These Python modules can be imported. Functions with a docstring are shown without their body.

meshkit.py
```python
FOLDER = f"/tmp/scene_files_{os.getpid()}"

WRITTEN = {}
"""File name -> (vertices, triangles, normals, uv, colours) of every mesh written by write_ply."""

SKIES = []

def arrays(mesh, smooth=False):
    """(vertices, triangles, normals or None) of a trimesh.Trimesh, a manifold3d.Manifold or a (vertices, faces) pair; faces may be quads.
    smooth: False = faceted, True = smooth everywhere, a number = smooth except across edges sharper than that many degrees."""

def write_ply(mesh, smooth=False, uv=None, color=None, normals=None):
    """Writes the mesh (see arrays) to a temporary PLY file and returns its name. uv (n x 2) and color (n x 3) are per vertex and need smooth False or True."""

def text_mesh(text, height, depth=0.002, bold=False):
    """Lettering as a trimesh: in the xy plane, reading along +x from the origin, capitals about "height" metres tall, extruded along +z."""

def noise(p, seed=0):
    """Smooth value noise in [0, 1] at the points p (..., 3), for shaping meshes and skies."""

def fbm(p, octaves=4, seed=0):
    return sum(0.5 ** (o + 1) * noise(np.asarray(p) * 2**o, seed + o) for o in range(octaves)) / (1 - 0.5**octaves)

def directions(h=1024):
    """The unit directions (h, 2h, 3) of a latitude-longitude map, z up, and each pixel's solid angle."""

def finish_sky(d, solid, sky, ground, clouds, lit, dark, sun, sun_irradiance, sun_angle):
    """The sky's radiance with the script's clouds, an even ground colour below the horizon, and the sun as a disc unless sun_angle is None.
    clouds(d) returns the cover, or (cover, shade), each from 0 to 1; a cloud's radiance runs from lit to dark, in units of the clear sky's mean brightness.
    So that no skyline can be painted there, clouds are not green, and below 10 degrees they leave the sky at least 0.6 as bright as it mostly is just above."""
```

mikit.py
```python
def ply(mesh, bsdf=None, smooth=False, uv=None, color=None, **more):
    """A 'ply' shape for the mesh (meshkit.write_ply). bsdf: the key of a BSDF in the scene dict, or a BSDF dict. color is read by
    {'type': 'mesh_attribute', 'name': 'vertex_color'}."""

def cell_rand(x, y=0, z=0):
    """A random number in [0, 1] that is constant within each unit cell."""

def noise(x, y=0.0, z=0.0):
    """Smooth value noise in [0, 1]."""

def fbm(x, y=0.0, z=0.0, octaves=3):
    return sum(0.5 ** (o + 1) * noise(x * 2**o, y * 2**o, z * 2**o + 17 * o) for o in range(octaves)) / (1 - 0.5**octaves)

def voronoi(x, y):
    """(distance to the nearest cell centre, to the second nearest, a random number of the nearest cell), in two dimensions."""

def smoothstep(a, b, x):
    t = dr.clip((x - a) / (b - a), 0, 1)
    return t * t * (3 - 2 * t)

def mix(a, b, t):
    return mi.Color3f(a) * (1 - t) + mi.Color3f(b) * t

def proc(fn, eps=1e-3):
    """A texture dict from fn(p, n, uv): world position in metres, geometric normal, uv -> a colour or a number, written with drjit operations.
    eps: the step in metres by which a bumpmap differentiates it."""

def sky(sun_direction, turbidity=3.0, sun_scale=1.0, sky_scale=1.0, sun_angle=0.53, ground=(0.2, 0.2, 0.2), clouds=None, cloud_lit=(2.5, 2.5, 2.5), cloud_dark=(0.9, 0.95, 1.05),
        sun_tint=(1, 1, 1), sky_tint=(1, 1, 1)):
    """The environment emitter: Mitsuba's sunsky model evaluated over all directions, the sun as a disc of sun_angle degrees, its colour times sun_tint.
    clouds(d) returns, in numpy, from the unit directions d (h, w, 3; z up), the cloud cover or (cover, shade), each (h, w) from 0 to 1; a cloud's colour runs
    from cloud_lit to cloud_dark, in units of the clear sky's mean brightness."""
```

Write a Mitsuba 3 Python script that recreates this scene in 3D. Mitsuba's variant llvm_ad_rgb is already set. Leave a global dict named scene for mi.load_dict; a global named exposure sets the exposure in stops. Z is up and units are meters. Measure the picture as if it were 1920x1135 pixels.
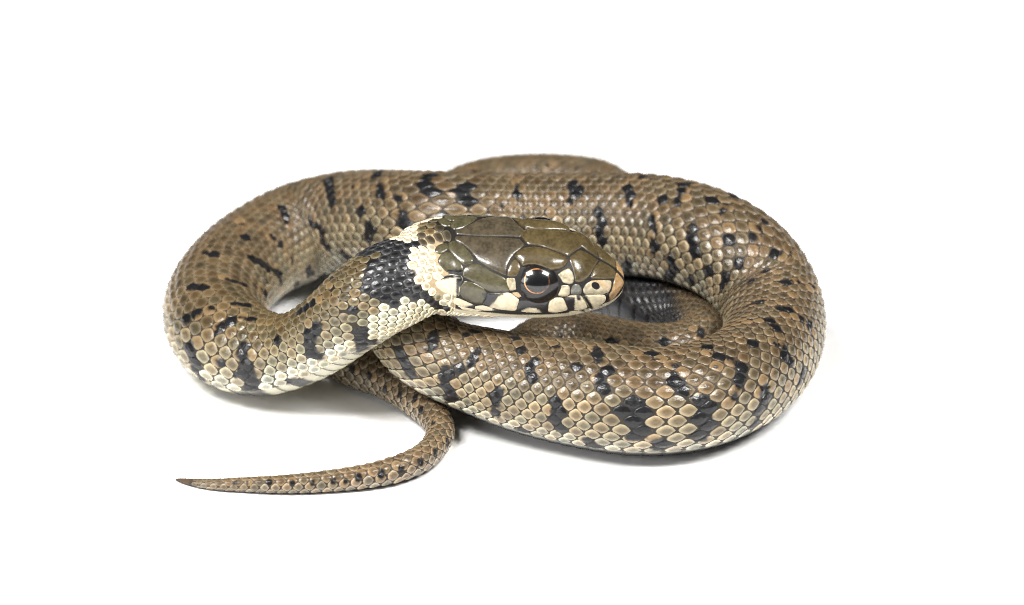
import math
import numpy as np
import trimesh
import mitsuba as mi
import mikit
import meshkit
from scipy.interpolate import CubicSpline, PchipInterpolator, LinearNDInterpolator, NearestNDInterpolator
from scipy.spatial import Delaunay
from shapely import Polygon, contains_xy, LineString

T4 = mi.ScalarTransform4f
K = 7.3e-5            # metres per modelling unit: the coiled snake is about 9 cm across
PI = math.pi
scene, labels = {}, {}
exposure = 0.0

# ------------------------------------------------------------------ camera
EL, DIST = math.radians(25), 6000.0
cam_pos = np.array([0, -math.cos(EL), math.sin(EL)]) * DIST
scene['camera'] = {
    'type': 'thinlens', 'fov': math.degrees(2 * math.atan(960 / DIST)), 'fov_axis': 'x',
    'to_world': T4().look_at(origin=(cam_pos * K).tolist(), target=[0, 0, 0], up=[0, 0, 1]),
    'aperture_radius': 32 * K, 'focus_distance': 5395 * K, 'near_clip': 0.01, 'far_clip': 20.0}

# ------------------------------------------------------------------ lamps
def softbox(name, pos, aim, half_w, half_h, power, label):
    """A studio softbox: a black hood with a glowing diffuser in its mouth."""
    p, a = np.array(pos, float) * K, np.array(aim, float) * K
    m = T4().look_at(origin=p.tolist(), target=a.tolist(), up=[0, 1, 0.01])
    w, h, dpt = half_w * K, half_h * K, 0.5 * half_w * K
    v, f = [], []
    for z, s in ((0.004 * half_w * K, 1.04), (-dpt, 0.45)):
        v += [(-w * s, -h * s, z), (w * s, -h * s, z), (w * s, h * s, z), (-w * s, h * s, z)]
    for i in range(4):
        j = (i + 1) % 4
        f += [(i, j, 4 + j), (i, 4 + j, 4 + i)]
    f += [(4, 6, 5), (4, 7, 6)]
    scene[name + '__hood'] = mikit.ply((np.array(v), np.array(f)), 'hood_cloth', False, to_world=m)
    scene[name + '__diffuser'] = {'type': 'rectangle', 'to_world': m @ T4().scale([w, h, 1]),
                                  'bsdf': {'type': 'ref', 'id': 'diffuser_cloth'},
                                  'emitter': {'type': 'area', 'radiance': {'type': 'rgb', 'value': [power * c for c in (1.0, 0.985, 0.96)]}}}
    labels[name] = {'label': label, 'category': 'lamp'}

scene['hood_cloth'] = {'type': 'twosided', 'bsdf': {'type': 'diffuse', 'reflectance': {'type': 'rgb', 'value': 0.03}}}
scene['diffuser_cloth'] = {'type': 'diffuse', 'reflectance': {'type': 'rgb', 'value': 0.6}}
softbox('softbox_lamp', (-3600, -4300, 7400), (0, 0, 0), 1650, 1250, 45.0, 'large softbox lamp standing front left of the snake, out of the picture')
softbox('softbox_lamp_001', (4600, -3300, 6800), (0, 0, 0), 1600, 1200, 40.0, 'dimmer softbox lamp standing front right of the snake, out of the picture')
softbox('softbox_lamp_002', (-6800, -6400, 3300), (0, 0, 100), 2300, 1600, 7.0, 'broad dim softbox lamp standing low at the far left, out of the picture')

# ------------------------------------------------------------------ materials
def vcol(rough, spec, coat=0.0, coat_gloss=0.9, bump=None):
    b = {'type': 'principled', 'base_color': {'type': 'mesh_attribute', 'name': 'vertex_color'}, 'roughness': rough, 'specular': spec}
    if coat:
        b['clearcoat'], b['clearcoat_gloss'] = coat, coat_gloss
    if bump is not None:
        b = {'type': 'bumpmap', 'arbitrary': mikit.proc(bump, eps=0.6 * K), 'scale': 1.0, 'bsdf': b}
    return {'type': 'twosided', 'bsdf': b}

def grain_bump(p, n, uv):
    q = p / (2.6 * K)
    return (mikit.noise(q.x, q.y, q.z) - 0.5) * 0.28 * K

def shield_bump(p, n, uv):
    q = p / (3.0 * K)
    return (mikit.noise(q.x, q.y, q.z) - 0.5) * 0.10 * K

scene['skin_material'] = vcol(0.55, 0.3)
scene['scale_material'] = vcol(0.27, 0.42, bump=grain_bump)
scene['shield_material'] = vcol(0.26, 0.5, 0.7, 0.96, bump=shield_bump)
scene['eye_material'] = {'type': 'twosided', 'bsdf': {'type': 'principled', 'base_color': {'type': 'rgb', 'value': [0.006, 0.005, 0.005]}, 'roughness': 0.12, 'specular': 0.35, 'clearcoat': 1.0, 'clearcoat_gloss': 0.99}}
scene['pupil_material'] = {'type': 'twosided', 'bsdf': {'type': 'principled', 'base_color': {'type': 'rgb', 'value': [0.003, 0.003, 0.004]}, 'roughness': 0.1, 'specular': 0.6, 'clearcoat': 1.0, 'clearcoat_gloss': 0.99}}
scene['iris_material'] = {'type': 'twosided', 'bsdf': {'type': 'principled', 'base_color': {'type': 'mesh_attribute', 'name': 'vertex_color'}, 'roughness': 0.2, 'specular': 0.6, 'clearcoat': 1.0, 'clearcoat_gloss': 0.98}}
scene['nostril_material'] = {'type': 'twosided', 'bsdf': {'type': 'principled', 'base_color': {'type': 'rgb', 'value': [0.004, 0.004, 0.005]}, 'roughness': 0.5, 'specular': 0.3}}

def paper(p, n, uv):
    v = 0.90 + 0.03 * (mikit.fbm(p.x * 900, p.y * 900, 0.0) - 0.5)
    return mi.Color3f(v, v, v)

scene['paper_material'] = {'type': 'diffuse', 'reflectance': mikit.proc(paper)}

# ------------------------------------------------------------------ the white surface
G = 40000 * K
scene['ground'] = mikit.ply((np.array([(-G, -G, 0), (G, -G, 0), (G, G, 0), (-G, G, 0)]), np.array([(0, 1, 2), (0, 2, 3)])), 'paper_material', False)
labels['ground'] = {'label': 'plain white paper surface under the snake', 'category': 'surface', 'kind': 'structure'}

# ------------------------------------------------------------------ the snake's measured shape
CTRL = [
    [191.0,-479.0,258.0,0.0], [90.9,-474.7,268.0,0.0], [-9.1,-471.4,278.0,0.0], [-113.5,-472.5,288.0,60.0], [-158.5,-492.2,282.0,72.5],
    [-203.4,-509.5,268.0,75.9], [-250.9,-513.6,237.0,73.4], [-301.7,-499.1,187.0,67.4], [-366.6,-463.0,128.0,64.5], [-435.3,-418.2,96.0,74.4],
    [-498.1,-356.5,90.0,84.6], [-534.0,-252.7,92.0,87.9], [-521.3,-123.7,98.0,90.6], [-472.3,-3.9,102.0,91.3], [-404.9,66.5,110.0,94.2],
    [-320.0,64.9,138.0,91.0], [-216.6,-19.5,178.0,90.6], [-116.7,-86.5,204.0,89.5], [-19.5,-73.3,194.0,90.7], [78.2,-64.5,188.0,91.8],
    [175.8,-66.9,188.0,94.7], [272.2,-95.5,192.0,96.2], [356.6,-150.9,190.0,95.4], [421.5,-200.8,165.0,93.9], [459.6,-248.8,126.0,90.6],
    [464.5,-322.6,102.0,88.7], [438.5,-427.0,92.0,88.3], [374.4,-531.2,92.0,89.5], [289.3,-591.9,94.0,91.3], [198.6,-599.9,95.0,92.1],
    [108.8,-571.8,95.0,90.7], [22.8,-541.2,98.0,84.8], [-54.9,-514.1,108.0,76.8], [-123.9,-486.4,122.0,70.7], [-178.0,-415.3,142.0,72.3],
    [-193.1,-230.4,128.0,68.8], [-175.4,49.2,76.0,65.1], [-134.5,256.9,60.0,65.2], [-71.5,373.0,60.0,66.3], [42.3,406.0,62.0,66.6],
    [147.7,392.5,62.0,65.4], [188.8,351.6,60.0,62.9], [171.6,168.2,54.0,59.3], [189.0,-8.7,54.0,58.7], [242.5,-121.6,54.0,57.7],
    [316.3,-172.0,54.0,55.3], [342.2,-266.2,54.0,52.6], [289.8,-325.2,55.0,52.1], [213.3,-318.7,55.0,51.2], [141.1,-283.9,54.0,51.5],
    [76.3,-279.5,54.0,51.5], [23.7,-325.7,51.0,49.3], [-28.2,-379.6,48.0,47.0], [-84.7,-369.1,47.0,45.2], [-161.4,-315.4,46.0,43.7],
    [-234.9,-251.9,45.0,43.1], [-286.4,-236.5,44.0,42.3], [-311.1,-283.0,43.0,41.0], [-281.5,-346.0,42.0,39.7], [-230.8,-390.9,41.0,37.5],
    [-177.5,-450.0,36.0,33.5], [-138.8,-520.0,31.0,26.7], [-123.1,-572.4,27.0,24.2], [-134.3,-639.3,25.0,22.5], [-171.5,-695.1,25.0,22.3],
    [-231.0,-727.4,22.0,20.0], [-301.5,-741.5,18.5,17.7], [-372.1,-748.1,16.0,15.1], [-443.4,-743.4,12.5,12.0], [-506.5,-734.1,8.5,8.4],
    [-548.3,-715.4,4.5,4.5], [-562.8,-705.0,2.0,1.3],
]
HEAD = {"q": [0, 3, 8, 20, 50, 90, 140, 200, 260, 310, 345], "w": [0, 16, 25, 39, 57, 75, 86, 93, 94, 87, 82], "t": [0, 12, 19, 32, 51, 74, 81, 79, 73, 70, 70], "b": [0, 13, 20, 28, 38, 42, 45, 48, 56, 67, 73], "n": 0.6, "rs": [0, 330, 520, 700, 4380, 4540, 4800, 4960, 9000], "rr": [18, 18, 4, 0, 0, 85, 85, 0, 0]}
DL = [-0.02094, 0.73703, 0.67554]
SHIELDS = {
    'parietal_shield': [[-143.6,48.6],[-131.3,62.0],[-118.0,67.8],[-100.3,70.2],[-72.0,68.0],[-41.8,66.0],[-34.9,57.6],[-25.0,48.5],[-29.3,42.1],[-38.3,33.2],[-44.3,24.6],[-48.2,14.3],[-50.3,6.1],[-50.5,-5.7],[-56.0,-5.3],[-66.3,-1.4],[-82.8,4.8],[-101.8,14.8],[-117.5,31.1],[-130.5,39.8],[-143.1,44.6]],
    'frontal_shield': [[-37.9,67.0],[-31.5,72.1],[-13.2,78.5],[0.6,80.9],[26.6,81.2],[53.1,77.9],[69.7,72.6],[73.2,66.9],[71.5,55.5],[63.5,49.6],[48.8,36.1],[36.4,40.8],[20.1,45.1],[1.8,49.3],[-20.2,50.0],[-30.2,60.1]],
    'supraocular_shield': [[-39.8,25.1],[-36.7,32.9],[-25.3,41.9],[-7.8,45.3],[10.2,44.1],[30.6,38.8],[45.0,33.7],[49.9,28.2],[46.4,19.9],[37.1,13.4],[23.6,9.1],[11.4,12.4],[-2.8,15.9],[-14.6,14.7],[-24.5,11.1],[-30.4,18.1]],
    'prefrontal_shield': [[51.9,30.4],[53.8,36.2],[67.6,49.1],[79.9,46.4],[94.7,39.9],[102.7,36.8],[94.3,20.9],[87.7,6.3],[82.3,-0.3],[73.0,-6.7],[65.0,-3.6],[64.1,5.9],[59.5,18.3]],
    'internasal_shield': [[94.9,21.9],[106.2,36.1],[114.9,37.1],[128.6,24.4],[132.6,18.4],[132.2,7.1],[114.1,4.3],[91.0,3.0]],
    'rostral_shield': [[134.3,18.6],[151.2,27.0],[155.4,27.3],[158.8,19.7],[161.3,9.2],[149.2,0.4],[144.3,-10.1],[135.7,-25.0],[128.4,-32.8],[125.4,-21.9],[129.9,-11.5],[131.5,2.7]],
    'nasal_shield': [[80.4,-16.4],[84.9,-6.0],[94.3,0.6],[114.2,2.9],[126.8,3.2],[127.9,-7.7],[124.4,-17.0],[112.8,-21.8],[96.8,-22.7],[84.9,-24.5],[81.5,-21.2]],
    'loreal_shield': [[59.6,-18.4],[63.7,-9.5],[73.1,-8.5],[78.4,-16.5],[78.4,-24.1],[71.1,-26.8],[61.2,-27.2]],
    'preocular_shield': [[35.4,4.5],[45.1,12.9],[53.3,16.7],[60.3,9.4],[63.3,-0.2],[62.1,-7.8],[56.0,-10.2],[45.2,-7.9],[41.7,-2.4]],
    'preocular_shield_001': [[44.1,-12.4],[57.2,-12.1],[59.0,-26.0],[53.6,-31.4],[38.7,-31.4],[42.9,-20.1]],
    'postocular_shield': [[-39.1,22.5],[-30.7,17.6],[-27.3,9.5],[-30.9,0.2],[-33.8,-6.0],[-48.5,-7.1],[-49.5,2.3],[-46.2,14.5]],
    'postocular_shield_001': [[-49.6,-10.0],[-35.3,-8.6],[-33.2,-19.8],[-31.4,-28.2],[-41.6,-31.2],[-48.3,-19.4]],
    'postocular_shield_002': [[-38.4,-33.6],[-28.1,-31.2],[-20.5,-38.4],[-26.7,-41.6],[-35.0,-37.9]],
    'temporal_shield': [[-104.0,8.2],[-92.9,5.8],[-76.1,-2.4],[-55.6,-9.8],[-50.9,-12.7],[-48.1,-21.3],[-42.1,-32.2],[-57.0,-35.7],[-72.8,-36.1],[-89.3,-29.1],[-105.9,-20.9],[-122.0,-14.6],[-123.8,-7.2],[-119.8,1.7]],
    'temporal_shield_001': [[-152.2,37.6],[-144.9,43.0],[-130.2,37.5],[-117.0,26.8],[-108.0,14.2],[-109.5,9.5],[-122.5,5.2],[-131.0,10.3],[-145.7,22.3],[-151.8,29.7]],
    'temporal_shield_002': [[-174.1,25.4],[-169.4,32.7],[-160.0,36.8],[-153.9,36.1],[-152.9,27.6],[-163.8,18.9],[-170.9,20.7]],
    'temporal_shield_003': [[-166.5,8.3],[-162.6,17.2],[-150.8,23.4],[-135.3,13.0],[-124.6,2.6],[-123.6,-6.8],[-128.8,-10.3],[-144.7,-10.9],[-152.9,-7.8],[-165.0,3.5]],
    'upper_lip_shield_006': [[-124.6,-33.1],[-117.7,-21.9],[-101.6,-25.2],[-84.9,-33.4],[-79.3,-40.4],[-82.4,-50.6],[-87.2,-56.7],[-102.7,-56.3],[-119.1,-50.0],[-124.3,-43.0]],
    'upper_lip_shield_007': [[-167.2,-29.5],[-153.8,-18.6],[-142.4,-13.5],[-126.5,-13.8],[-122.4,-19.0],[-126.6,-33.3],[-126.8,-48.8],[-139.3,-48.1],[-153.5,-43.6],[-164.0,-37.1]],
    'upper_lip_shield_005': [[-78.0,-40.2],[-64.7,-37.9],[-41.2,-34.9],[-29.6,-42.3],[-25.4,-44.9],[-27.6,-59.1],[-30.6,-63.0],[-54.4,-63.4],[-74.5,-60.6],[-84.3,-58.4],[-79.4,-49.9]],
    'upper_lip_shield_004': [[-24.0,-45.1],[-0.7,-43.8],[24.6,-43.2],[25.7,-53.7],[22.9,-60.5],[-0.8,-63.0],[-26.2,-63.6],[-27.8,-55.1]],
    'upper_lip_shield_003': [[27.3,-42.0],[36.1,-35.1],[48.0,-34.9],[52.5,-43.1],[57.6,-53.2],[40.6,-58.7],[26.1,-59.3],[25.1,-49.8]],
    'upper_lip_shield_002': [[51.5,-33.6],[59.4,-29.8],[76.7,-27.1],[86.0,-37.8],[90.6,-46.4],[79.8,-50.1],[60.0,-53.0],[55.3,-42.8]],
    'upper_lip_shield_001': [[80.1,-26.7],[116.9,-22.2],[120.5,-26.8],[118.4,-34.3],[107.2,-42.4],[100.4,-49.2],[93.1,-43.2],[86.0,-34.2]],
    'upper_lip_shield': [[119.5,-21.5],[124.2,-18.6],[127.6,-29.8],[122.9,-34.3]],
    'lower_lip_shield': [[89.9,-49.9],[107.5,-44.4],[118.7,-37.1],[126.4,-32.9],[119.4,-41.7],[103.6,-51.5],[94.3,-59.2]],
    'lower_lip_shield_001': [[60.7,-55.9],[87.9,-50.3],[92.2,-58.8],[60.9,-60.4]],
    'lower_lip_shield_002': [[25.1,-62.5],[58.4,-56.6],[59.3,-60.6],[41.2,-63.5],[23.8,-65.6]],
    'lower_lip_shield_003': [[-18.4,-65.8],[1.4,-65.2],[22.2,-63.4],[22.4,-65.8],[1.7,-67.4],[-18.2,-67.8]],
    'lower_lip_shield_004': [[-55.2,-65.5],[-26.4,-65.4],[-20.4,-66.0],[-20.2,-68.0],[-38.0,-69.2],[-57.0,-67.7]],
    'lower_lip_shield_005': [[-97.2,-62.8],[-84.5,-60.3],[-70.4,-62.6],[-57.2,-65.1],[-77.8,-68.6],[-97.8,-67.6]],
    'lower_lip_shield_006': [[-141.5,-57.1],[-129.0,-51.8],[-102.3,-60.7],[-98.2,-63.3],[-113.9,-65.5],[-130.1,-63.1]],
    'lower_lip_shield_007': [[-129.0,-64.4],[-113.8,-66.3],[-97.8,-67.8],[-79.8,-69.0],[-97.4,-72.3],[-117.4,-71.3]],
}
SPOTS = {
    'upper_lip_shield_005': [[[-80.5,-38.5],[-49.1,-35.7],[-60.3,-42.4],[-67.3,-53.1],[-74.4,-61.8],[-86.4,-61.1]]],
    'upper_lip_shield_004': [[[-30.5,-43.4],[26.8,-40.6],[29.1,-62.5],[14.3,-63.9],[10.7,-58.3],[2.4,-54.7],[-9.4,-55.9],[-18.8,-62.2],[-22.2,-67.6],[-28.4,-65.2]]],
    'upper_lip_shield_002': [[[48.7,-31.5],[67.4,-29.6],[70.1,-53.4],[58.2,-54.6]],[[69.1,-26.4],[76.0,-25.8],[77.9,-33.6],[72.0,-35.1]]],
    'upper_lip_shield_001': [[[77.0,-25.7],[85.9,-24.8],[95.4,-36.9],[103.4,-49.9],[97.6,-51.5],[88.4,-37.6]]],
    'upper_lip_shield': [[[116.5,-18.8],[128.6,-17.6],[130.9,-34.6],[120.7,-36.5]]],
    'upper_lip_shield_007': [[[-153.9,-17.2],[-140.5,-12.9],[-124.6,-12.3],[-124.0,-18.1],[-134.0,-18.2],[-149.6,-20.7],[-161.0,-25.9]],[[-132.9,-19.0],[-122.2,-17.0],[-121.0,-28.7],[-126.6,-33.3],[-126.1,-50.1],[-130.2,-49.6]]],
    'upper_lip_shield_006': [[[-88.3,-39.3],[-78.5,-38.3],[-79.4,-50.3],[-86.7,-57.5],[-83.9,-44.8]]],
    'temporal_shield': [[[-73.1,-32.8],[-39.7,-30.4],[-39.2,-35.3],[-60.8,-37.5],[-78.7,-36.3]]],
    'temporal_shield_003': [[[-153.1,-6.2],[-123.5,-4.2],[-122.8,-11.1],[-146.5,-12.5]]],
    'lower_lip_shield': [[[111.1,-41.5],[114.7,-37.1],[117.4,-41.9]]],
    'lower_lip_shield_001': [[[76.7,-49.8],[87.7,-48.7],[93.3,-60.7]]],
    'lower_lip_shield_002': [[[51.4,-56.2],[61.3,-55.3],[60.9,-60.4]]],
    'lower_lip_shield_003': [[[18.0,-61.6],[22.9,-61.1],[23.5,-66.1],[19.5,-66.5]]],
    'lower_lip_shield_006': [[[-114.8,-66.0],[-98.6,-58.3],[-96.1,-64.1],[-109.7,-68.5]]],
    'lower_lip_shield_005': [[[-70.4,-62.4],[-54.5,-62.8],[-65.9,-68.0]]],
    'lower_lip_shield_004': [[[-30.4,-65.4],[-18.6,-64.2],[-18.2,-68.2]]],
}
EYE = [5.4, -15.9]
RING = [1.8, -10.3]
NOSTRIL = [100.2, -8.0]
COLLAR_BLACK = [[392.5, -23.0], [1591.3, -86.5], [339.7, -25.3], [328.9, -18.4], [338.7, -8.9], [353.9, -7.8], [359.6, 6.1], [369.4, 18.6], [378.9, 37.2], [376.4, 53.9], [370.9, 65.6], [363.0, 83.7], [354.0, 96.8], [332.0, 104.9], [323.7, 115.5], [354.2, 115.9], [370.3, 90.7], [383.8, 76.9], [394.5, 69.7], [404.3, 68.0], [412.5, 75.5], [423.1, 68.8], [428.2, 62.3], [436.5, 58.6], [435.7, 50.4], [437.3, 38.9], [433.6, 29.8], [421.1, 22.9], [415.2, 9.0], [404.0, 2.6], [395.6, -4.4]]
COLLAR_CREAM = [[353.9, -7.8], [338.8, -12.0], [334.2, -23.6], [310.4, -20.9], [301.2, -15.9], [304.4, -2.4], [314.9, -2.2], [317.2, 8.9], [334.5, 12.3], [333.0, 21.1], [326.8, 34.3], [332.1, 47.8], [321.4, 65.6], [239.1, 72.8], [234.4, 100.3], [329.9, 108.6], [363.0, 83.7], [376.4, 53.9], [378.9, 37.2], [369.4, 18.6], [359.6, 6.1]]
THROAT_CREAM = [[426.8, 69.4], [404.3, 68.0], [392.9, 70.3], [370.3, 90.7], [333.8, 113.2], [3172.5, -7.6], [406.9, 128.1], [3196.0, 67.7], [5957.9, -32.5], [582.1, 149.0], [558.9, 122.3], [515.4, 112.9], [488.1, 108.0], [454.1, 88.5], [434.9, 74.9]]
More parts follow.
